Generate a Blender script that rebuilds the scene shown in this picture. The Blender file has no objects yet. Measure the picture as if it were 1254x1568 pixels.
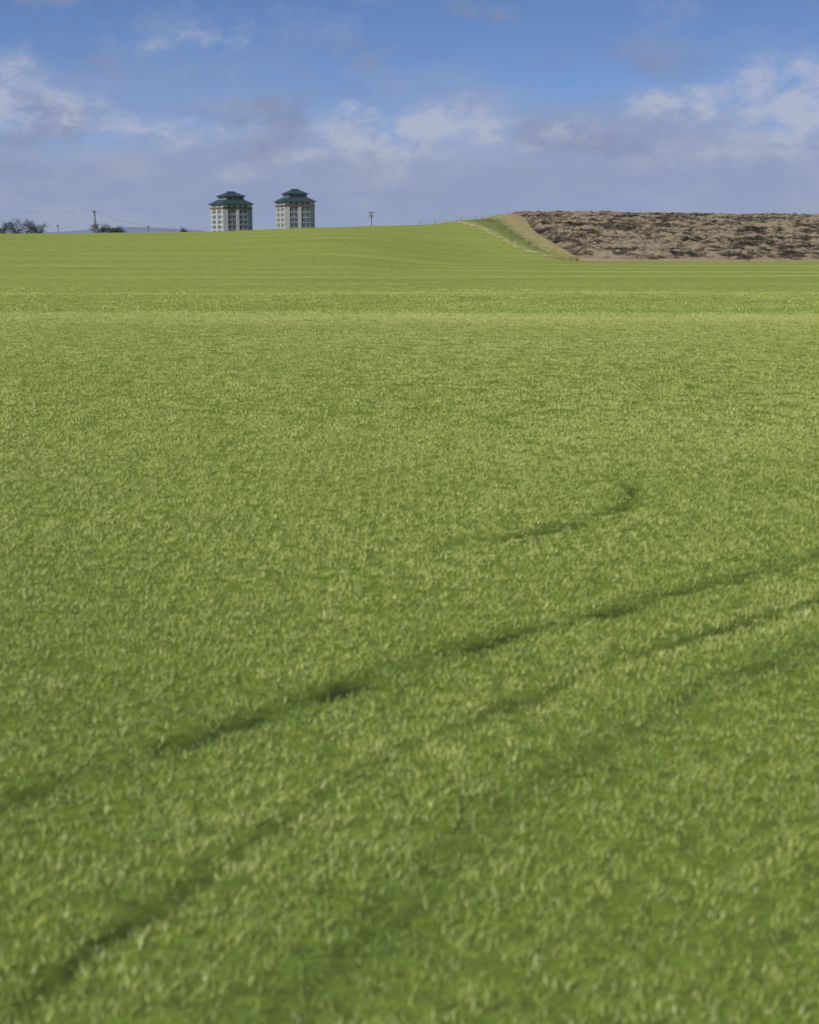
import bpy, bmesh, math, random
import numpy as np
from mathutils import Vector, Matrix
random.seed(7); rng=np.random.default_rng(11)
scene=bpy.context.scene
COL=scene.collection
def link(o): COL.objects.link(o); return o

# ------------------------------------------------------------------ noise
def vnoise(x,y,seed=0):
    x=np.asarray(x,float);y=np.asarray(y,float)
    xi=np.floor(x);yi=np.floor(y);fx=x-xi;fy=y-yi
    fx=fx*fx*(3-2*fx);fy=fy*fy*(3-2*fy)
    def h(a,b):
        v=np.sin(a*127.1+b*311.7+seed*74.7)*43758.5453
        return v-np.floor(v)
    return (h(xi,yi)*(1-fx)+h(xi+1,yi)*fx)*(1-fy)+(h(xi,yi+1)*(1-fx)+h(xi+1,yi+1)*fx)*fy
def fbm(x,y,seed=0,o=4):
    s=0;a=.5;t=0
    for i in range(o):
        # rotate each octave so the lattice never lines up
        c,s_=math.cos(.6*i+.4),math.sin(.6*i+.4)
        s=s+a*vnoise((x*c-y*s_)*2**i,(x*s_+y*c)*2**i,seed+i*13);t+=a;a*=.5
    return s/t
def sstep(a,b,v):
    t=np.clip((v-a)/(b-a),0,1);return t*t*(3-2*t)

# ------------------------------------------------------------------ tracks
TRK=dict(
 A=[(-6,3.6),(-4.2,5.2),(-2.18,7.12),(-.637,9.04),(.785,10.44),(3.87,13.12),(7,15.6),(12,19.2)],
 B=[(-2.4,3.6),(-1.337,5.64),(-.845,6.71),(-.027,8.05),(1.245,9.54),(3.42,11.53),(7,14.4),(12,18)],
 C=[(-1.2,3.6),(-.34,5.36),(.242,6.79),(1.86,8.97),(3.04,10.18),(7,13.4),(12,17)],
 D=[(2.45,17.7),(2.65,16.9),(2.6,16.1),(2.2,15.3),(1.35,14.3),(.3,13.6)])
def pdist(x,y,pl):
    d=np.full(np.shape(x),1e9)
    for (ax,ay),(bx,by) in zip(pl[:-1],pl[1:]):
        dx,dy=bx-ax,by-ay
        t=np.clip(((x-ax)*dx+(y-ay)*dy)/(dx*dx+dy*dy),0,1)
        d=np.minimum(d,np.hypot(x-ax-t*dx,y-ay-t*dy))
    return d
def wob(x,y):
    return x+.2*(fbm(x*1.5,y*1.5,5,3)-.5), y+.30*(fbm(x*1.3,y*1.3,9,3)-.5)

# ------------------------------------------------------------------ height
CA=[-3,-.6,-.29,-.138,-.067,.006,.029,.07,.29,.6,3]
CZ=[2.6,3.0,3.2,3.6,4.4,5.1,5.6,7.2,6.5,6,5]
def height(x,y):
    x=np.asarray(x,float);y=np.asarray(y,float)
    d=np.hypot(x,y)
    yy=np.maximum(y,1e-3);a=np.where(y>0,x/yy,np.sign(x)*3);a=np.clip(a,-3,3)
    Z=np.interp(a,CA,CZ)
    r=sstep(-.06,.07,a)
    st=90+75*r; cr=300+35*r
    front=sstep(0,60,y)
    z=Z*sstep(0,1,(y-st)/(cr-st))*front
    z=z-(Z+25)*sstep(0,1,(d-(cr+5))/(470))*front-25*sstep(400,900,d)*(1-front)
    z=z+.16*np.exp(-((y-47)/9)**2)*front-.12*np.exp(-((y-62)/9)**2)*front
    z=z+.12*(fbm(x/14,y/14,3,2)-.5)*sstep(14,40,d)*(1-sstep(300,500,d))
    return z
def segn(x,y): return .5*fbm(x*1.1,y*1.1,81,3)+.5*fbm(x*2.3,y*2.3,83,2)
def rut(x,y):
    m=(np.abs(x)<14)&(y>2)&(y<21)
    out=np.zeros(np.shape(x))
    if m.any():
        xx,yy=wob(x[m],y[m])
        sg=np.clip(.40+3.2*(segn(x[m],y[m])-.47),.2,1)
        g=lambda k,w:np.exp(-(pdist(xx,yy,TRK[k])/w)**2)
        out[m]=sg*np.maximum(np.maximum(g('A',.10),.75*g('B',.09)),np.maximum(.9*g('C',.10)*(.3+.7*sstep(5,8,y[m])),.6*g('D',.11)))
    return out

# ------------------------------------------------------------------ materials
def newmat(name):
    m=bpy.data.materials.new(name);m.use_nodes=True
    nt=m.node_tree;nt.nodes.clear()
    out=nt.nodes.new('ShaderNodeOutputMaterial')
    return m,nt,out
def simple(name,col,rough=.7,var=.15,scale=3.,metal=0):
    m,nt,out=newmat(name);N=nt.nodes;L=nt.links
    b=N.new('ShaderNodeBsdfPrincipled');b.inputs['Roughness'].default_value=rough;b.inputs['Metallic'].default_value=metal
    tc=N.new('ShaderNodeTexCoord');nz=N.new('ShaderNodeTexNoise');nz.inputs['Scale'].default_value=scale;nz.inputs['Detail'].default_value=4
    L.new(tc.outputs['Object'],nz.inputs['Vector'])
    r=N.new('ShaderNodeValToRGB')
    r.color_ramp.elements[0].position=.3;r.color_ramp.elements[1].position=.7
    r.color_ramp.elements[0].color=[c*(1-var) for c in col]+[1]
    r.color_ramp.elements[1].color=[min(1,c*(1+var)) for c in col]+[1]
    L.new(nz.outputs['Fac'],r.inputs['Fac']);L.new(r.outputs['Color'],b.inputs['Base Color']);L.new(b.outputs[0],out.inputs[0])
    return m
def ramp(N,stops):
    r=N.new('ShaderNodeValToRGB');e=r.color_ramp.elements
    while len(e)<len(stops): e.new(.5)
    for k,(p,c) in zip(e,stops): k.position=p;k.color=list(c)+[1]
    return r

def grass_mat():
    m,nt,out=newmat('young_wheat_leaf');N=nt.nodes;L=nt.links
    def both(nm):
        a=N.new('ShaderNodeAttribute');a.attribute_type='INSTANCER';a.attribute_name=nm
        b=N.new('ShaderNodeAttribute');b.attribute_type='GEOMETRY';b.attribute_name=nm
        s=N.new('ShaderNodeMath');s.operation='ADD';L.new(a.outputs['Fac'],s.inputs[0]);L.new(b.outputs['Fac'],s.inputs[1]);return s.outputs[0]
    at=both('tint');dr=both('dry')
    bl=N.new('ShaderNodeAttribute');bl.attribute_type='GEOMETRY';bl.attribute_name='blade'
    add=N.new('ShaderNodeMath');add.operation='MULTIPLY_ADD';add.inputs[1].default_value=.34
    L.new(bl.outputs['Fac'],add.inputs[0])
    sub=N.new('ShaderNodeMath');sub.operation='SUBTRACT';sub.inputs[1].default_value=.17
    L.new(at,sub.inputs[0]);L.new(sub.outputs[0],add.inputs[2])
    r=ramp(N,[(0,(.050,.115,.014)),(.4,(.200,.280,.042)),(.7,(.355,.400,.088)),(1,(.49,.50,.175))])
    L.new(add.outputs[0],r.inputs['Fac'])
    mx=N.new('ShaderNodeMix');mx.data_type='RGBA';mx.inputs[7].default_value=(.56,.48,.22,1)
    L.new(dr,mx.inputs[0]);L.new(r.outputs['Color'],mx.inputs[6])
    b=N.new('ShaderNodeBsdfDiffuse')
    t=N.new('ShaderNodeBsdfGlossy');t.inputs['Roughness'].default_value=.45;t.inputs['Color'].default_value=(.85,.86,.78,1)
    L.new(mx.outputs[2],b.inputs['Color'])
    ms=N.new('ShaderNodeMixShader');ms.inputs[0].default_value=.06
    L.new(b.outputs[0],ms.inputs[1]);L.new(t.outputs[0],ms.inputs[2]);L.new(ms.outputs[0],out.inputs[0])
    return m
def ground_mat():
    m,nt,out=newmat('field_ground');N=nt.nodes;L=nt.links
    tc=N.new('ShaderNodeTexCoord')
    nz=N.new('ShaderNodeTexNoise');nz.inputs['Scale'].default_value=9;nz.inputs['Detail'].default_value=6;nz.inputs['Roughness'].default_value=.7
    L.new(tc.outputs['Object'],nz.inputs['Vector'])
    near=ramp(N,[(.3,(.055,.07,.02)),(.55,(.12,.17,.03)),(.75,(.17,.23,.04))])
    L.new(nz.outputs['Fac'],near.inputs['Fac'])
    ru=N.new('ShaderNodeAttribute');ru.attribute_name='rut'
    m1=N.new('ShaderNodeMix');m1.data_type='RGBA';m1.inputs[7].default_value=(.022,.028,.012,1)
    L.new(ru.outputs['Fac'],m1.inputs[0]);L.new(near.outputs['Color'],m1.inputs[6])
    mp=N.new('ShaderNodeMapping');mp.inputs['Scale'].default_value=(.035,.12,.1);mp.inputs['Rotation'].default_value=(0,0,.06)
    L.new(tc.outputs['Object'],mp.inputs['Vector'])
    n2=N.new('ShaderNodeTexNoise');n2.inputs['Scale'].default_value=1;n2.inputs['Detail'].default_value=7;n2.inputs['Roughness'].default_value=.6
    L.new(mp.outputs[0],n2.inputs['Vector'])
    mp3=N.new('ShaderNodeMapping');mp3.inputs['Scale'].default_value=(2.2,.45,1);L.new(tc.outputs['Object'],mp3.inputs['Vector'])
    n3=N.new('ShaderNodeTexNoise');n3.inputs['Scale'].default_value=1.;n3.inputs['Detail'].default_value=5;n3.inputs['Roughness'].default_value=.8
    L.new(mp3.outputs[0],n3.inputs['Vector'])
    av=N.new('ShaderNodeMath');av.operation='MULTIPLY_ADD';av.inputs[1].default_value=.6;L.new(n3.outputs['Fac'],av.inputs[0])
    a2=N.new('ShaderNodeMath');a2.operation='MULTIPLY';a2.inputs[1].default_value=.4;L.new(n2.outputs['Fac'],a2.inputs[0]);L.new(a2.outputs[0],av.inputs[2])
    li=N.new('ShaderNodeAttribute');li.attribute_name='line'
    a3=N.new('ShaderNodeMath');a3.operation='MULTIPLY_ADD';a3.inputs[1].default_value=.35;L.new(li.outputs['Fac'],a3.inputs[0]);L.new(av.outputs[0],a3.inputs[2])
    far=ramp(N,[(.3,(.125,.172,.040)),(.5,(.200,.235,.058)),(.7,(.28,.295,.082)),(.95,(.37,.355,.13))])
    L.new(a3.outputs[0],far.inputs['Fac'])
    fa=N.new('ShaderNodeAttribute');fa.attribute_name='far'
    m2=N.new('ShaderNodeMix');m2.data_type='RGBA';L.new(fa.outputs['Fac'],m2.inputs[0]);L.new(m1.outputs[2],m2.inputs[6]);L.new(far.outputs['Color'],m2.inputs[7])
    b=N.new('ShaderNodeBsdfDiffuse')
    L.new(m2.outputs[2],b.inputs['Color']);L.new(b.outputs[0],out.inputs[0])
    return m
def plough_mat():
    m,nt,out=newmat('ploughed_soil');N=nt.nodes;L=nt.links
    tc=N.new('ShaderNodeTexCoord')
    at=N.new('ShaderNodeAttribute');at.attribute_name='straw_and_shade'
    mp=N.new('ShaderNodeMapping');mp.inputs['Scale'].default_value=(.8,.3,2)
    L.new(tc.outputs['Object'],mp.inputs['Vector'])
    nz=N.new('ShaderNodeTexNoise');nz.inputs['Scale'].default_value=1.;nz.inputs['Detail'].default_value=8;nz.inputs['Roughness'].default_value=.8
    L.new(mp.outputs[0],nz.inputs['Vector'])
    ad=N.new('ShaderNodeMath');ad.operation='MULTIPLY_ADD';ad.inputs[1].default_value=1.5
    L.new(nz.outputs['Fac'],ad.inputs[0]);L.new(at.outputs['Fac'],ad.inputs[2])
    r=ramp(N,[(.66,(.016,.015,.013)),(.79,(.050,.042,.031)),(.92,(.20,.160,.108))])  # dark patches: part soil, part painted clod shadow; pale end is straw
    sc=N.new('ShaderNodeMath');sc.operation='MULTIPLY';sc.inputs[1].default_value=.675;L.new(ad.outputs[0],sc.inputs[0])
    L.new(sc.outputs[0],r.inputs['Fac'])
    b=N.new('ShaderNodeBsdfDiffuse')
    L.new(r.outputs['Color'],b.inputs['Color']);L.new(b.outputs[0],out.inputs[0])
    return m
def verge_mat():
    m,nt,out=newmat('rough_verge');N=nt.nodes;L=nt.links
    at=N.new('ShaderNodeAttribute');at.attribute_name='across'
    tc=N.new('ShaderNodeTexCoord');nz=N.new('ShaderNodeTexNoise');nz.inputs['Scale'].default_value=.8;nz.inputs['Detail'].default_value=6
    L.new(tc.outputs['Object'],nz.inputs['Vector'])
    ad=N.new('ShaderNodeMath');ad.operation='MULTIPLY_ADD';ad.inputs[1].default_value=.3
    s=N.new('ShaderNodeMath');s.operation='SUBTRACT';s.inputs[1].default_value=.15
    L.new(nz.outputs['Fac'],ad.inputs[0]);L.new(at.outputs['Fac'],ad.inputs[2]);L.new(ad.outputs[0],s.inputs[0])
    r=ramp(N,[(0,(.32,.28,.13)),(.07,(.32,.28,.13)),(.15,(.15,.165,.05)),(.45,(.10,.11,.04)),(.58,(.08,.075,.035)),(.68,(.25,.195,.11)),(1,(.25,.185,.115))])
    L.new(s.outputs[0],r.inputs['Fac'])
    b=N.new('ShaderNodeBsdfDiffuse')
    L.new(r.outputs['Color'],b.inputs['Color']);L.new(b.outputs[0],out.inputs[0])
    return m

def grid_mesh(name,X,Y,Z,mat,attrs={},smooth=True):
    ny,nx=X.shape
    me=bpy.data.meshes.new(name)
    co=np.stack([X,Y,Z],-1).reshape(-1,3).astype(np.float32)
    i=np.arange(ny*nx).reshape(ny,nx)
    f=np.stack([i[:-1,:-1],i[:-1,1:],i[1:,1:],i[1:,:-1]],-1).reshape(-1,4)
    me.vertices.add(len(co));me.vertices.foreach_set('co',co.ravel())
    me.loops.add(f.size);me.loops.foreach_set('vertex_index',f.ravel().astype(np.int32))
    me.polygons.add(len(f));me.polygons.foreach_set('loop_start',np.arange(0,f.size,4,dtype=np.int32))
    me.polygons.foreach_set('use_smooth',np.full(len(f),smooth))
    me.update(calc_edges=True)
    for k,v in attrs.items():
        a=me.attributes.new(k,'FLOAT','POINT');a.data.foreach_set('value',v.astype(np.float32).ravel())
    me.materials.append(mat)
    return link(bpy.data.objects.new(name,me))

# distant tramlines crossing the field
def lines(x,y):
    l1=np.exp(-((y-(47.6-.05*x+.4*np.sin(x*.3)))/.35)**2)+.5*np.exp(-((y-(50.2-.05*x+.3*np.sin(x*.3)))/.3)**2)
    l2=.9*np.exp(-((y-(76+.04*x+.5*np.sin(x*.15)))/.7)**2)
    l3=.7*np.exp(-((y-(104+.1*x))/1.6)**2)+.7*np.exp(-((y-(122-.15*x))/1.8)**2)+.7*np.exp(-((y-(150-.3*x))/1.8)**2)
    return (l1+l2+l3*(.35+.65*sstep(-10,15,x)))*(.35+.9*fbm(x/3,y/3,99,2))
# ------------------------------------------------------------------ ground
def axis(lo,hi,step,g,far,cap=None):
    c=list(np.arange(lo,hi,step));s=step
    def go(v,s,sign):
        o=[]
        while abs(v)<far:
            s*=g
            if cap and abs(v)<cap[0]: s=min(s,cap[1])
            v+=sign*s;o.append(v)
        return o
    up=go(c[-1],step,1);dn=go(c[0],step,-1)
    return np.array(dn[::-1]+c+up)
ax=axis(-4.5,5.5,.07,1.05,14000);ay=axis(4,17,.07,1.04,14000,(170,.7))
X,Y=np.meshgrid(ax,ay)
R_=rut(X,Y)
Zg=height(X,Y)-.06*R_+.02*(fbm(X*3,Y*3,2,3)-.5)*(np.hypot(X,Y)<40)
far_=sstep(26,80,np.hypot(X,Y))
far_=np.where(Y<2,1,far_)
Zg=Zg+.04*sstep(70,120,np.hypot(X,Y))*(Y>0)
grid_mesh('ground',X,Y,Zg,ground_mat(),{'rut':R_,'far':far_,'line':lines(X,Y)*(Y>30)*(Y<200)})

# ------------------------------------------------------------------ ploughed field
def xl(y): return 19.3+(y-172)*.0215+ .5*np.sin(y*.07)
ys=np.concatenate([np.arange(166,352,.33)]);us=np.linspace(0,1,360)
Yp=np.repeat(ys[:,None],len(us),1);U=np.repeat(us[None,:],len(ys),0)
Xp=xl(Yp)+(150-xl(Yp))*U
Yp=Yp+(1-sstep(166,185,Yp))*(-.03*(Xp-20))+ (1-sstep(168,190,Yp))*4*np.exp(-U*14)
edge=np.minimum(np.minimum(sstep(0,.02,U),sstep(0,6,Yp-Yp[0:1,:])),1)
n1=fbm(Xp/3.,Yp/2.6,21,4);n2=fbm(Xp/1.1,Yp/.8,33,3);n3=fbm(Xp/6+Yp/30,Yp/6,41,3)
ridge=1-np.abs(2*n1-1)
dz=(.9*ridge**3+.6*n2*n2+.8*(n3-.45))*(.2+.8*edge)
Zp=height(Xp,Yp)+.12+np.maximum(dz,0)*.9
Zp[0,:]-=.3
straw_and_shade=.25*(n2)+.75*(vnoise(Xp/3.2,Yp/6,51)*.5+vnoise(Xp/1.5,Yp/3,52)*.3+vnoise(Xp/.8,Yp/1.5,53)*.2)-.19+.2*ridge
straw_and_shade=straw_and_shade+.4*np.exp(-((Yp-Yp[0:1,:])/1.6)**2)+.12*sstep(325,338,Yp)
grid_mesh('ploughed_field',Xp,Yp,Zp,plough_mat(),{'straw_and_shade':straw_and_shade},smooth=False)

# ------------------------------------------------------------------ verge between fields
vy=[168,173,200,255,320,350];vx=[20.0,18.6,15.9,13.1,8.3,5.5]
ys=np.arange(169,350,.5);us=np.linspace(0,1,40)
L0=np.interp(ys,vy,vx)[:,None]+.25*np.sin(ys*.5)[:,None];R0=(xl(ys)+.6)[:,None]
Xv=L0+(R0-L0)*us[None,:];Yv=np.repeat(ys[:,None],40,1)
vprof=lambda u:np.interp(u,[0,.1,.35,.6,.8,1],[0,.12,.0,-.15,.35,.3])
Zv=height(Xv,Yv)+.08+vprof(us)[None,:]+.25*fbm(Xv/1.2,Yv/1.5,61,3)*np.minimum(1,us*6)[None,:]
grid_mesh('verge',Xv,Yv,Zv,verge_mat(),{'across':np.repeat(us[None,:],len(ys),0)},smooth=False)

# ------------------------------------------------------------------ grass
GM=grass_mat()
protos=bpy.data.collections.new('grass_tufts')
def tuft(name,n,rad,hmin,hmax,w,seg,square=False):
    V=[];F=[];B=[]
    for k in range(n):
        if square: bx,by=random.uniform(-rad,rad),random.uniform(-rad,rad)
        else:
            r=rad*math.sqrt(random.random());a=random.random()*6.283;bx,by=r*math.cos(a),r*math.sin(a)
        h=random.uniform(hmin,hmax);a=random.random()*6.283
        lean=random.uniform(.3,1.2)*h;curl=random.uniform(.0,.45)*h
        dx,dy=math.cos(a),math.sin(a);px,py=-dy,dx
        tw=random.uniform(-.8,.8)
        px,py=px*math.cos(tw)+dx*math.sin(tw),py*math.cos(tw)+dy*math.sin(tw)
        ww=w*random.uniform(.7,1.3);b=random.random();s=len(V)
        for j in range(seg):
            t=j/seg;o=lean*t**1.7
            z=h*t-curl*t**3;W=ww*(1-.35*t)
            V+=[(bx+dx*o-px*W,by+dy*o-py*W,z),(bx+dx*o+px*W,by+dy*o+py*W,z)];B+=[b,b]
        V.append((bx+dx*lean,by+dy*lean,h-curl));B.append(b)
        for j in range(seg-1):
            q=s+2*j;F.append((q,q+1,q+3,q+2))
        q=s+2*(seg-1);F.append((q,q+1,q+2))
    me=bpy.data.meshes.new(name);me.from_pydata(V,[],F);me.update()
    a=me.attributes.new('blade','FLOAT','POINT');a.data.foreach_set('value',np.array(B,np.float32))
    me.materials.append(GM)
    for p in me.polygons:p.use_smooth=True
    o=bpy.data.objects.new(name,me);protos.objects.link(o)
for i in range(6): tuft('tuft_a%d'%i,16,.055,.024,.056,.0019,2)
for i in range(4): tuft('tuft_b%d'%i,250,.27,.026,.058,.0042,1,True)
for i in range(4): tuft('tuft_c%d'%i,260,.6,.04,.08,.011,1,True)

P=[];SC=[];TI=[];DR=[];VI=[]
def put(x,y,sxy,sz,ti,dr,vid):
    z=height(x,y)-.06*rut(x,y)-.004
    P.append(np.stack([x,y,z],-1));SC.append(np.stack([sxy,sxy,sz],-1));TI.append(ti);DR.append(dr);VI.append(vid)
def big_tint(x,y):
    return .46+.24*(fbm(x/5,y/6,71,3)-.5)+.30*(vnoise(x/40,y/5,73)-.5)*sstep(20,60,y)+.20*sstep(6,24,y)  # last term pales leaves with distance: blade sheen painted into the tint
# near
D0,D1=3.6,24.
n=int(270*2*(.34*D1+2.2)*(D1-D0))
x=rng.uniform(-(.34*D1+2.2),.34*D1+2.2,n);y=rng.uniform(D0,D1,n)
k=(np.abs(x)<.34*y+2.)&(rng.random(n)>sstep(18.5,24,y)*.95);x,y=x[k],y[k]
row=.15;rs=sstep(11,16,y)
xr=np.round(x/row)*row+rng.normal(0,.035,len(x));x=x*(1-rs)+xr*rs
wx,wy=wob(x,y)
dA,dB,dC,dD=[pdist(wx,wy,TRK[q]) for q in 'ABCD']
seg=segn(x,y)
gA=np.exp(-(dA/.10)**2);gC=np.exp(-(dC/.10)**2);gB=np.exp(-(dB/.085)**2);gD=np.exp(-(dD/.11)**2)
gC=gC*(.45+.45*sstep(5.5,9,y))
dep=np.maximum(np.maximum(gA,gC)*np.clip(.45+3.6*(seg-.49),0.22,1),np.maximum(gB*np.clip(.45+3.4*(seg-.47),.25,.95),gD*np.clip(.35+3*(seg-.5),.2,.85)))
keep=rng.random(len(x))>dep*1.0
cl=fbm(x*10,y*10,91,3)
sz=(.55+.9*cl)*(1-.55*dep)*rng.uniform(.8,1.15,len(x))
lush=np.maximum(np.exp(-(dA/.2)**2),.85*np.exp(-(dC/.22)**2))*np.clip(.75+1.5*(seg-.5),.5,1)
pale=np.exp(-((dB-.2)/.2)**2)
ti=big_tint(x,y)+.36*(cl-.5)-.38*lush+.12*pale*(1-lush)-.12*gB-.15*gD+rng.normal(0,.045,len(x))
dr=np.clip(rng.normal(-.04,.06,len(x)),0,.3)+.08*gB
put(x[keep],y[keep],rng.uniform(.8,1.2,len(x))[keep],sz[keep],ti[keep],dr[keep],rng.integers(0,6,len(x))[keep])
def jgrid(y0,y1,sp,m):
    hx=.34*y1+m
    gx=np.arange(-hx,hx,sp);gy=np.arange(y0,y1,sp)
    x,y=np.meshgrid(gx,gy);x=x.ravel();y=y.ravel()
    x=x+rng.uniform(-.4,.4,len(x))*sp;y=y+rng.uniform(-.4,.4,len(y))*sp
    k=np.abs(x)<.34*y+m
    return x[k],y[k]
x,y=jgrid(18.,60,.40,2.5)
k=(rng.random(len(x))<sstep(17.5,23,y))&(rng.random(len(x))>sstep(52,60,y));x,y=x[k],y[k]
cl=fbm(x*1.5,y*1.5,92,3);l=lines(x,y)
put(x,y,np.ones(len(x)),(.75+.4*cl)*(1-.4*np.clip(l,0,1)),big_tint(x,y)+.14*(cl-.5)+.04+rng.normal(0,.02,len(x)),np.clip(l*.5,0,.7)+.02,rng.integers(6,10,len(x)))
x,y=jgrid(51,135,1.0,3)
k=(rng.random(len(x))>sstep(58,135,y))&(rng.random(len(x))<sstep(50,57,y));x,y=x[k],y[k]
cl=fbm(x*.7,y*.7,93,3);l=lines(x,y)
put(x,y,np.ones(len(x)),(.6+.6*cl)*(1-.75*sstep(60,130,y)),big_tint(x,y)+.14*(cl-.5)-.02+rng.normal(0,.02,len(x)),np.clip(l*.4,0,.6)+.02,rng.integers(10,14,len(x)))

def instancer(name,P,SC,TI,DR,VI):
    P=np.concatenate(P);SC=np.concatenate(SC);TI=np.concatenate(TI);DR=np.concatenate(DR);VI=np.concatenate(VI)
    N_=len(P);me=bpy.data.meshes.new(name);me.vertices.add(N_);me.vertices.foreach_set('co',P.astype(np.float32).ravel())
    R=np.stack([rng.normal(0,.06,N_),rng.normal(0,.06,N_),rng.uniform(0,6.283,N_)],-1)
    R[VI>=10,:2]=0;R[(VI>=6)&(VI<10),:2]*=.4
    for nm,ty,v in (('rot','FLOAT_VECTOR',R),('scl','FLOAT_VECTOR',SC)):
        a=me.attributes.new(nm,ty,'POINT');a.data.foreach_set('vector',v.astype(np.float32).ravel())
    for nm,v in (('tint',TI),('dry',DR)):
        a=me.attributes.new(nm,'FLOAT','POINT');a.data.foreach_set('value',np.clip(v,0,1).astype(np.float32))
    a=me.attributes.new('vid','INT','POINT');a.data.foreach_set('value',VI.astype(np.int32))
    a=me.attributes.new('near','BOOLEAN','POINT');a.data.foreach_set('value',VI<6)
    a=me.attributes.new('notnear','BOOLEAN','POINT');a.data.foreach_set('value',VI>=6)
    o=link(bpy.data.objects.new(name,me))
    ng=bpy.data.node_groups.new(name+'_scatter','GeometryNodeTree')
    ng.interface.new_socket('Geometry',in_out='INPUT',socket_type='NodeSocketGeometry')
    ng.interface.new_socket('Geometry',in_out='OUTPUT',socket_type='NodeSocketGeometry')
    N=ng.nodes;L=ng.links
    gi=N.new('NodeGroupInput');go=N.new('NodeGroupOutput')
    ci=N.new('GeometryNodeCollectionInfo');ci.inputs['Collection'].default_value=protos
    ci.inputs['Separate Children'].default_value=True;ci.inputs['Reset Children'].default_value=True
    def na(nm,ty):
        q=N.new('GeometryNodeInputNamedAttribute');q.data_type=ty;q.inputs['Name'].default_value=nm
        return [s for s in q.outputs if s.enabled and s.name=='Attribute'][0]
    j=N.new('GeometryNodeJoinGeometry')
    for sel in ('near','notnear'):
        ip=N.new('GeometryNodeInstanceOnPoints');ip.inputs['Pick Instance'].default_value=True
        e=N.new('FunctionNodeEulerToRotation')
        L.new(gi.outputs[0],ip.inputs['Points']);L.new(ci.outputs[0],ip.inputs['Instance'])
        L.new(na(sel,'BOOLEAN'),ip.inputs['Selection'])
        L.new(na('vid','INT'),ip.inputs['Instance Index'])
        L.new(na('rot','FLOAT_VECTOR'),e.inputs[0]);L.new(e.outputs[0],ip.inputs['Rotation'])
        L.new(na('scl','FLOAT_VECTOR'),ip.inputs['Scale'])
        o_=ip.outputs[0]
        if sel=='near':
            rz=N.new('GeometryNodeRealizeInstances');L.new(o_,rz.inputs[0]);o_=rz.outputs[0]
        L.new(o_,j.inputs[0])
    L.new(j.outputs[0],go.inputs[0])
    md=o.modifiers.new('scatter','NODES');md.node_group=ng
    print(name,N_)
    return o
instancer('grass',P,SC,TI,DR,VI)
# dry grass on verge
P=[];SC=[];TI=[];DR=[];VI=[]
n=1500
y=rng.uniform(170,347,n);l=np.interp(y,vy,vx);r=xl(y)+.3;u=rng.random(n);x=l+(r-l)*u
dryv=np.interp(u,[0,.07,.15,.5,.66,1],[.5,.5,.25,.25,.45,.45])
z=height(x,y)+.12+vprof(u)
P.append(np.stack([x,y,z],-1));SC.append(np.stack([np.full(n,.9),np.full(n,.9),rng.uniform(1.5,4.,n)],-1))
TI.append(np.full(n,.12));DR.append(dryv);VI.append(rng.integers(10,14,n))
instancer('dry_grass_verge',P,SC,TI,DR,VI)

# ------------------------------------------------------------------ towers
def box(bm,x0,x1,y0,y1,z0,z1,mi):
    vs=[bm.verts.new(p) for p in ((x0,y0,z0),(x1,y0,z0),(x1,y1,z0),(x0,y1,z0),(x0,y0,z1),(x1,y0,z1),(x1,y1,z1),(x0,y1,z1))]
    for q in ((0,3,2,1),(4,5,6,7),(0,1,5,4),(1,2,6,5),(2,3,7,6),(3,0,4,7)):
        f=bm.faces.new([vs[i] for i in q]);f.material_index=mi
def frustum(bm,a0,a1,z0,z1,mi):
    lo=[bm.verts.new((sx*a0,sy*a0,z0)) for sx,sy in ((-1,-1),(1,-1),(1,1),(-1,1))]
    hi=[bm.verts.new((sx*a1,sy*a1,z1)) for sx,sy in ((-1,-1),(1,-1),(1,1),(-1,1))]
    bm.faces.new(lo[::-1]).material_index=mi;bm.faces.new(hi).material_index=mi
    for i in range(4):
        j=(i+1)%4;bm.faces.new((lo[i],lo[j],hi[j],hi[i])).material_index=mi
M_white=simple('white_render',(.36,.365,.36),.8,.06,.3)
M_grey=simple('grey_panel',(.19,.21,.23),.8,.08,.3)
M_glass=simple('window_glass',(.05,.07,.09),.15,.3,.6)
M_frame=simple('window_frame',(.36,.38,.40),.5,.03)
M_blue=simple('blue_green_panel',(.075,.115,.13),.6,.1,.5)
M_roof=simple('teal_metal_roof',(.020,.040,.050),.6,.12,.4)
M_red=simple('red_brown_band',(.11,.065,.055),.8,.1,.5)
MS=[M_white,M_grey,M_glass,M_frame,M_blue,M_roof,M_red]
def part(name,parent,fn):
    bm=bmesh.new();fn(bm);me=bpy.data.meshes.new(name);bm.to_mesh(me);bm.free()
    for m in MS: me.materials.append(m)
    o=link(bpy.data.objects.new(name,me));o.parent=parent;return o
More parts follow.
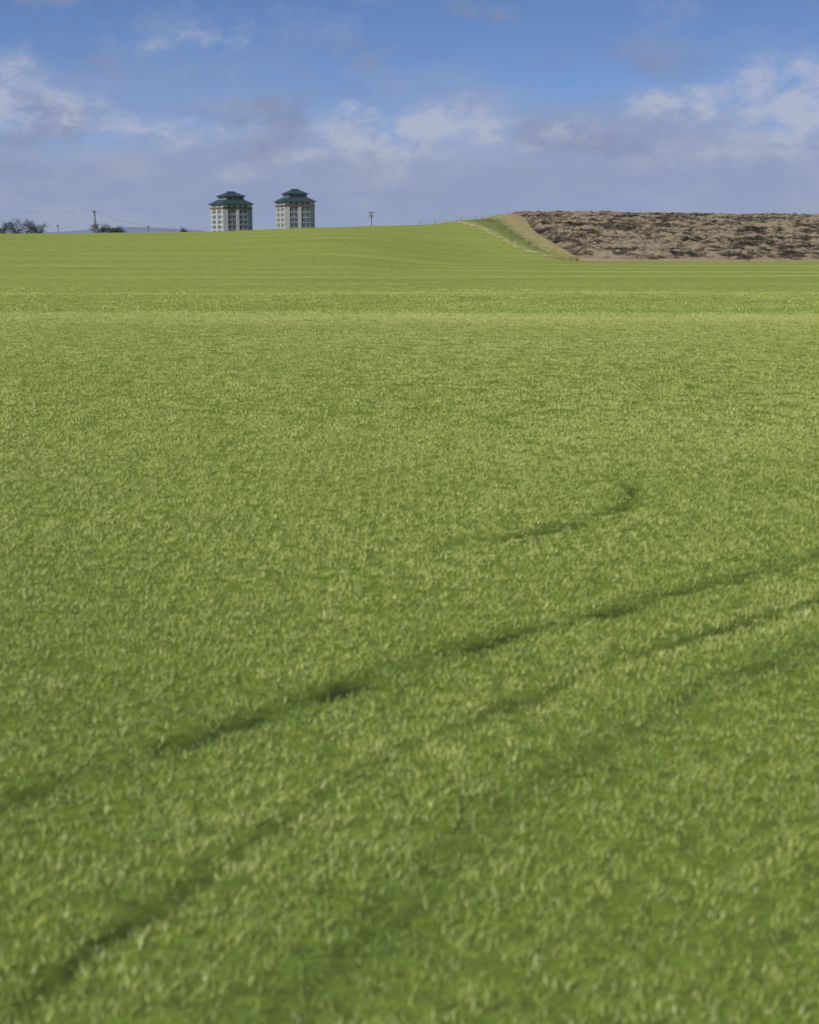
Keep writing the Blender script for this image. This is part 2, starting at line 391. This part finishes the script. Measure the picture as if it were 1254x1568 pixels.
def tower(cx,cy,zb,H,rot):
    e=link(bpy.data.objects.new('tower_block',None));e.location=(cx,cy,zb);e.rotation_euler=(0,0,rot)
    S=8.6;nf=16;fh=H/nf
    def walls(bm):
        box(bm,-S,S,-S,S,0,H,1)
        for sx in(-1,1):
            for sy in(-1,1):
                box(bm,min(sx*(S-2.6),sx*(S+.45)),max(sx*(S-2.6),sx*(S+.45)),min(sy*(S-2.6),sy*(S+.45)),max(sy*(S-2.6),sy*(S+.45)),0,H-fh*.9,0 if sx<0 else 4)
        for s in(-1,1):
            box(bm,-.9,.9,min(s*(S-.2),s*(S+.5)),max(s*(S-.2),s*(S+.5)),0,H-fh*.9,0)
            box(bm,min(s*(S-.2),s*(S+.5)),max(s*(S-.2),s*(S+.5)),-1.,1.,0,H-fh*.9,0)
    def bands(bm):
        for f in range(1,nf):
            z=f*fh
            for s in(-1,1):
                for a,b in((-S+2.62,-.92),(.92,S-2.62)):
                    box(bm,a,b,min(s*(S-.1),s*(S+.22)),max(s*(S-.1),s*(S+.22)),z-.35,z+.45,1)
                    box(bm,min(s*(S-.1),s*(S+.2)),max(s*(S-.1),s*(S+.2)),a,b,z-.3,z+.4,4 if s>0 else 0)
        box(bm,-S-.6,S+.6,-S-.6,S+.6,H-fh*.9+.003,H-fh*.55,6)
        box(bm,-S-.35,S+.35,-S-.35,S+.35,H-fh*.55+.003,H-.01,0)
    def wins(bm):
        for f in range(nf-1):
            z0=f*fh+.55;z1=(f+1)*fh-.45
            for s in(-1,1):
                for a in(-5.9,-3.35,1.1,3.6):
                    w=2.1
                    for ax_ in(0,1):
                        def bb(u0,u1,d0,d1,za,zb_,mi):
                            d=(min(s*(S+d0),s*(S+d1)),max(s*(S+d0),s*(S+d1)))
                            if ax_==0: box(bm,u0,u1,d[0],d[1],za,zb_,mi)
                            else: box(bm,d[0],d[1],u0,u1,za,zb_,mi)
                        bb(a,a+w,-.1,.06,z0,z1,3)
                        bb(a+.1,a+w*.5-.05,-.05,.09,z0+.1,z1-.1,2)
                        bb(a+w*.5+.05,a+w-.1,-.05,.09,z0+.1,z1-.1,2)
                for a in(-S+.4,S-1.6):
                    if a>0: box(bm,a,a+1.2,min(s*(S+.3),s*(S+.48)),max(s*(S+.3),s*(S+.48)),z0+.3,z1-.1,2)
                    box(bm,min(s*(S+.3),s*(S+.48)),max(s*(S+.3),s*(S+.48)),a,a+1.2,z0+.3,z1-.1,4)
        for s in(-1,1):
            for a in(-6,-3,.9,3.9):
                box(bm,a,a+1.9,min(s*(S+.3),s*(S+.38)),max(s*(S+.3),s*(S+.38)),H-fh*.5,H-.25,2)
                box(bm,min(s*(S+.3),s*(S+.38)),max(s*(S+.3),s*(S+.38)),a,a+1.9,H-fh*.5,H-.25,2)
    def roof(bm):
        box(bm,-S-1.35,S+1.35,-S-1.35,S+1.35,H,H+.4,5)
        frustum(bm,S+1.3,S-2.6,H+.403,H+2.7,5)
        box(bm,-S+3.,S-3.,-S+3.,S-3.,H+2.703,H+4.5,1)
        for s in(-1,1):
            for a in(-4.2,-1.2,1.9):
                box(bm,a,a+2.2,min(s*(S-3.1),s*(S-2.92)),max(s*(S-3.1),s*(S-2.92)),H+3.1,H+4.2,2)
                box(bm,min(s*(S-3.1),s*(S-2.92)),max(s*(S-3.1),s*(S-2.92)),a,a+2.2,H+3.1,H+4.2,2)
        box(bm,-S+2.,S-2.,-S+2.,S-2.,H+4.503,H+4.8,5)
        frustum(bm,S-2.05,2.0,H+4.803,H+6.9,5)
        box(bm,-1.9,1.9,-1.9,1.9,H+6.903,H+7.5,5)
    part('walls',e,walls);part('bands',e,bands);part('windows',e,wins);part('roof',e,roof)
tower(-102.3,834,-25,45.0,math.radians(31))
tower(-66.6,846,-25,46.7,math.radians(22))

# ------------------------------------------------------------------ utility poles + wires
M_wood=simple('weathered_wood',(.10,.085,.07),.9,.2,2)
M_wire=simple('wire',(.12,.12,.14),.6,.05)
M_cer=simple('insulator',(.25,.2,.18),.3,.05)
def cyl(bm,p0,p1,r0,r1,seg=8,mi=0):
    p0=Vector(p0);p1=Vector(p1);d=(p1-p0);q=d.to_track_quat('Z','Y')
    lo=[];hi=[]
    for i in range(seg):
        a=6.2832*i/seg;c=Vector((math.cos(a),math.sin(a),0))
        lo.append(bm.verts.new(p0+q@(c*r0)));hi.append(bm.verts.new(p1+q@(c*r1)))
    for i in range(seg):
        j=(i+1)%seg;bm.faces.new((lo[i],lo[j],hi[j],hi[i])).material_index=mi
    bm.faces.new(lo[::-1]).material_index=mi;bm.faces.new(hi).material_index=mi
def meshobj(name,bm,mats,parent=None):
    me=bpy.data.meshes.new(name);bm.to_mesh(me);bm.free()
    for m in mats: me.materials.append(m)
    o=link(bpy.data.objects.new(name,me));o.parent=parent;return o
def hz(x,y): return float(height(np.array([x]),np.array([y]))[0])
def pole(x,y,ztop,r,arm,narm=1):
    zb=hz(x,y)-.3;bm=bmesh.new();h=ztop-zb
    cyl(bm,(0,0,0),(0,0,h),r*1.2,r*.85)
    for k in range(narm):
        z=h-.25-k*.95;w=arm*(1-.25*k)
        box(bm,-w,w,-.2-r,-r,z-.09,z+.09,0)
        for s in(-1,-.45,.45,1):
            cyl(bm,(s*w*.95,-.1-r,z+.09),(s*w*.95,-.1-r,z+.38),.06,.05,6,1)
        cyl(bm,(w*.6,-.1-r,z-.05),(0,-r,z-.75),.03,.03,5);cyl(bm,(-w*.6,-.1-r,z-.05),(0,-r,z-.75),.03,.03,5)
    o=meshobj('utility_pole',bm,[M_wood,M_cer]);o.location=(x,y,zb);return (x,y,ztop)
pa=pole(-78,360,8.9,.17,.45,1)
pb=pole(-126,520,6.5,.13,.5,1)
pc=pole(-90,500,6.1,.12,.5,1)
pd=pole(-10.5,400,9.3,.12,1.0,2)
po=(-150,345,9.4)
bm=bmesh.new()
def wire(a,b,sag,r=.015,dx=0):
    pts=[]
    for i in range(25):
        t=i/24;pts.append((a[0]+(b[0]-a[0])*t+dx,a[1]+(b[1]-a[1])*t,a[2]+(b[2]-a[2])*t-sag*4*t*(1-t)))
    for p,q in zip(pts[:-1],pts[1:]): cyl(bm,p,q,r,r,3)
for dx in(-.4,.4):
    wire(po,pa,.5,dx=dx);wire(pa,pc,.7,dx=dx);wire(pc,(10,650,3),1.0,dx=dx,r=.01)
meshobj('power_lines',bm,[M_wire])
pole(-150,345,9.4,.2,.55,1)

# ------------------------------------------------------------------ fences
bm=bmesh.new()
pts=[(2.5,336),(6,337),(8.4,337.5),(12,338),(15.5,338.5),(17,339),(20.5,339.5),(23,340),(27,341)]
tops=[]
for (x,y) in pts:
    z=hz(x,y);h=1.05+random.uniform(-.12,.15);lx=random.uniform(-.08,.08)
    cyl(bm,(x,y,z-.3),(x+lx,y,z+h+.2),.07,.06,6);tops.append((x+lx,y,z+h))
for (a,b) in zip(tops[:-1],tops[1:]):
    for k in(0,.4,.75): cyl(bm,(a[0],a[1],a[2]-k),(b[0],b[1],b[2]-k),.012,.012,3)
meshobj('wire_fence',bm,[M_wood])
bm=bmesh.new();tops=[]
for i in range(30):
    x=36+i*4.1+random.uniform(-.6,.6);y=349;z=hz(x,y)
    cyl(bm,(x,y,z-.3),(x+random.uniform(-.06,.06),y,z+1.15+random.uniform(-.15,.15)),.06,.055,5);tops.append((x,y,z+1.1))
for (a,b) in zip(tops[:-1],tops[1:]):
    for k in(0,.45): cyl(bm,(a[0],a[1],a[2]-k),(b[0],b[1],b[2]-k),.012,.012,3)
meshobj('wire_fence',bm,[M_wood])

# ------------------------------------------------------------------ trees
M_bark=simple('bark',(.05,.042,.038),.95,.2,2)
M_leaf=simple('foliage_dark',(.040,.048,.036),.9,.4,1.2)
def grow_tree(bm,base,h,spread,leaves):
    base=Vector(base)
    def br(p,d,L,r,dep):
        q=p+d*L;cyl(bm,p,q,r,r*.6,5)
        if dep==0:
            for _ in range(leaves):
                c=q+Vector((random.gauss(0,.3),random.gauss(0,.3),random.gauss(0,.25)))
                s=random.uniform(.06,.15)
                v=[bm.verts.new(c+Vector((random.uniform(-s,s),random.uniform(-s,s),random.uniform(-s,s)))) for _ in range(3)]
                bm.faces.new(v).material_index=1
            return
        for k in range(random.randint(3,4)):
            nd=(d+Vector((random.gauss(0,spread),random.gauss(0,spread),random.gauss(.05,.3)))).normalized()
            if nd.z<-.1: nd.z=.1
            br(p+d*L*random.uniform(.5,1),nd,L*random.uniform(.6,.8),r*.55,dep-1)
    br(base,Vector((random.gauss(0,.05),0,1)).normalized(),h*.3,h*.022,4)
def tree(px_x,y,h,spread=.5,leaves=12):
    bm=bmesh.new();grow_tree(bm,(0,0,0),h,spread,leaves)
    o=meshobj('tree',bm,[M_bark,M_leaf]);o.location=(px_x,y,hz(px_x,y)-.2)
for x,y,h in((-104.5,390,12.5),(-101,396,9.6),(-110,396,9.),(-82.5,385,7.8),(-80,390,7.),(-77.3,386,6.2),(-60.5,388,5.2)): tree(x,y,h)
bm=bmesh.new()
def hedge(x0,x1,y,h0,h1,n):
    for i in range(n):
        x=random.uniform(x0,x1);yy=y+random.uniform(-2,2)
        h=h0+(h1-h0)*vnoise(x/2.3,0.,5)
        f=min(1,(x-x0)/3+.2,(x1-x)/3+.2);h*=f
        z=hz(x,yy)+random.random()**.7*h
        c=Vector((x,yy,z));s=random.uniform(.1,.25)
        v=[bm.verts.new(c+Vector((random.uniform(-s,s),random.uniform(-s,s),random.uniform(-s,s)))) for _ in range(3)]
        bm.faces.new(v).material_index=1
hedge(-140,-99,392,3.8,7.0,16000);hedge(-85,-75.5,388,3.2,5.6,4000);hedge(-62.5,-58,388,3.0,4.4,1200)
meshobj('distant_hedgerow',bm,[M_bark,M_leaf])

# ------------------------------------------------------------------ distant hills
M_hill=simple('hazy_hill',(.13,.165,.25),1,.06,.002)  # aerial haze painted in as a blue base colour
xs=np.linspace(-3600,2500,220)
def hp(x):
    return 27*np.exp(-((x+1240)/190)**2)+21*np.exp(-((x+1000)/170)**2)+12*np.exp(-((x+1500)/260)**2)+6*fbm(x/160,x*0,3,3)-4
vv=np.linspace(0,1,14)
Xh=np.repeat(xs[None,:],14,0);Yh=5600+1600*np.repeat(vv[:,None],220,1)
Zh=-28+(28+np.maximum(hp(xs),-22)[None,:]+ 3)*np.sin(vv*math.pi)[:,None]*(1+.04*fbm(Xh/90,Yh/90,8,3))
grid_mesh('distant_hills',Xh,Yh,Zh,M_hill)

# ------------------------------------------------------------------ light
EL=math.radians(42);sd=Vector((-.66,-.75,0)).normalized()
sdir=Vector((sd.x*math.cos(EL),sd.y*math.cos(EL),math.sin(EL)))
sl=bpy.data.lights.new('sun','SUN');sl.energy=4.95;sl.angle=math.radians(.5);sl.color=(1,.95,.85)
so=link(bpy.data.objects.new('sun',sl));so.rotation_euler=(-sdir).to_track_quat('-Z','Y').to_euler();so.location=(-30,-20,40)

# ------------------------------------------------------------------ sky
w=bpy.data.worlds.new('World');w.name='sky';scene.world=w;w.use_nodes=True
try: w.cycles.sampling_method='NONE'
except Exception as ex: print(ex)
nt=w.node_tree;nt.nodes.clear();N=nt.nodes;L=nt.links
def math_(op,a,b=None,c=None,clamp=False):
    n=N.new('ShaderNodeMath');n.operation=op;n.use_clamp=clamp
    for i,v in enumerate((a,b,c)):
        if v is None: continue
        if isinstance(v,(int,float)): n.inputs[i].default_value=v
        else: L.new(v,n.inputs[i])
    return n.outputs[0]
tc=N.new('ShaderNodeTexCoord');sx=N.new('ShaderNodeSeparateXYZ');L.new(tc.outputs['Generated'],sx.inputs[0])
X_,Y_,Z_=sx.outputs
az=math_('ARCTAN2',X_,Y_);el=math_('ARCSINE',Z_)
cz=N.new('ShaderNodeCombineXYZ');L.new(X_,cz.inputs[0]);L.new(Y_,cz.inputs[1])
L.new(math_('MULTIPLY_ADD',math_('MAXIMUM',Z_,0.0),2.4,.08),cz.inputs[2])
vn=N.new('ShaderNodeVectorMath');vn.operation='NORMALIZE';L.new(cz.outputs[0],vn.inputs[0])
sk=N.new('ShaderNodeTexSky');sk.sky_type='NISHITA';sk.sun_disc=False;sk.sun_elevation=EL;sk.sun_rotation=math.atan2(sd.x,sd.y)%(2*math.pi)
sk.air_density=1.0;sk.dust_density=.5;sk.ozone_density=3.
L.new(vn.outputs[0],sk.inputs['Vector'])
def noise(scale,vs,detail=6,rough=.55,off=0):
    cm=N.new('ShaderNodeCombineXYZ');L.new(math_('MULTIPLY_ADD',az,vs[0],off),cm.inputs[0]);L.new(math_('MULTIPLY',el,vs[1]),cm.inputs[1])
    n=N.new('ShaderNodeTexNoise');n.noise_dimensions='2D';n.inputs['Scale'].default_value=scale;n.inputs['Detail'].default_value=detail;n.inputs['Roughness'].default_value=rough
    L.new(cm.outputs[0],n.inputs['Vector']);return n.outputs['Fac']
nA=noise(1,(14,26),5,.6);nB=noise(1,(34,60),5,.62,9);nC=noise(1,(7,22),3,.5,4);nW=noise(1,(22,30),4,.6,17)
azw=math_('ADD',az,math_('MULTIPLY',math_('SUBTRACT',nW,.5),.09));elw=math_('ADD',el,math_('MULTIPLY',math_('SUBTRACT',nA,.5),.045))
def blob(a,e,ra,re):
    u=math_('DIVIDE',math_('SUBTRACT',azw,a),ra);v=math_('DIVIDE',math_('SUBTRACT',elw,e),re)
    d=math_('SQRT',math_('ADD',math_('MULTIPLY',u,u),math_('MULTIPLY',v,v)))
    return math_('SUBTRACT',1.0,d,clamp=True)
def mask(bl,nz,lo,hi,nlo=.32):
    s=None
    for b in bl:
        q=blob(*b[:4])
        if len(b)>4: q=math_('MULTIPLY',q,b[4])
        s=q if s is None else math_('MAXIMUM',s,q)
    t=math_('MULTIPLY',s,math_('MULTIPLY_ADD',math_('SUBTRACT',nz,nlo),3.6,0.0))
    mr=N.new('ShaderNodeMapRange');mr.interpolation_type='SMOOTHSTEP';L.new(t,mr.inputs[0]);mr.inputs[1].default_value=lo;mr.inputs[2].default_value=hi
    return mr.outputs[0]
white=mask([(-.285,.090,.075,.036),(-.235,.082,.045,.024,.8),(.0,.066,.11,.030),(-.03,.076,.05,.018,.8),(.27,.088,.10,.042),(.185,.082,.05,.018,.8),(-.15,.132,.06,.018,.5),(-.17,.067,.14,.018,.6),(.10,.074,.10,.016,.5),(.24,.055,.14,.026,.5),(-.06,.050,.14,.020,.5)],nB,.03,.95,.24)
grey=mask([(-.09,.085,.09,.045),(-.237,.070,.07,.035),(.15,.11,.11,.035,.8),(-.228,.16,.08,.02),(.05,.146,.035,.015,.9),(-.233,.121,.06,.018,.9),(.107,.07,.09,.025,.8),(.25,.155,.1,.02,.6),(-.02,.125,.08,.02,.5)],nA,.05,.8)
hz_=N.new('ShaderNodeMapRange');hz_.interpolation_type='SMOOTHSTEP'
L.new(math_('ADD',el,math_('MULTIPLY',math_('SUBTRACT',nC,.5),.08)),hz_.inputs[0])
hz_.inputs[1].default_value=.125;hz_.inputs[2].default_value=.04;hz_.inputs[3].default_value=0;hz_.inputs[4].default_value=.92
pl=N.new('ShaderNodeMapRange');pl.interpolation_type='SMOOTHSTEP';L.new(noise(1,(12,34),5,.55,31),pl.inputs[0]);pl.inputs[1].default_value=.40;pl.inputs[2].default_value=.75;pl.inputs[4].default_value=.75
wisp=N.new('ShaderNodeMapRange');wisp.interpolation_type='SMOOTHSTEP';L.new(nA,wisp.inputs[0]);wisp.inputs[1].default_value=.46;wisp.inputs[2].default_value=.78;wisp.inputs[4].default_value=.5
def mixc(fac,a,col):
    m=N.new('ShaderNodeMix');m.data_type='RGBA';L.new(fac,m.inputs[0]);L.new(a,m.inputs[6]);m.inputs[7].default_value=col+(1,);return m.outputs[2]
ST=.13
def c(r,g,b): return (r/ST,g/ST,b/ST)
tint=N.new('ShaderNodeMix');tint.data_type='RGBA';tint.blend_type='MULTIPLY';tint.inputs[0].default_value=1;L.new(sk.outputs[0],tint.inputs[6]);tint.inputs[7].default_value=(.84,.89,1.03,1)
col=tint.outputs[2]
col=mixc(wisp.outputs[0],col,c(.25,.325,.53))
col=mixc(hz_.outputs[0],col,c(.275,.325,.475))
col=mixc(math_('MULTIPLY',pl.outputs[0],hz_.outputs[0]),col,c(.35,.395,.52))
col=mixc(math_('MULTIPLY',grey,.65),col,c(.225,.265,.41))
col=mixc(math_('MULTIPLY',white,.76),col,c(.45,.485,.60))
bg=N.new('ShaderNodeBackground');bg.inputs['Strength'].default_value=ST;L.new(col,bg.inputs['Color'])
wo=N.new('ShaderNodeOutputWorld');L.new(bg.outputs[0],wo.inputs[0])

# ------------------------------------------------------------------ camera
cam=bpy.data.cameras.new('camera');cam.sensor_fit='VERTICAL';cam.sensor_height=36;cam.sensor_width=28.8;cam.lens=50
cam.clip_start=.1;cam.clip_end=30000
cam.dof.use_dof=True;cam.dof.focus_distance=60;cam.dof.aperture_fstop=1.8
co=link(bpy.data.objects.new('camera',cam));co.location=(0,0,3.0);co.rotation_euler=(math.radians(90-11.02),0,0)
scene.camera=co
scene.view_settings.view_transform='Standard';scene.view_settings.look='None';scene.view_settings.exposure=0
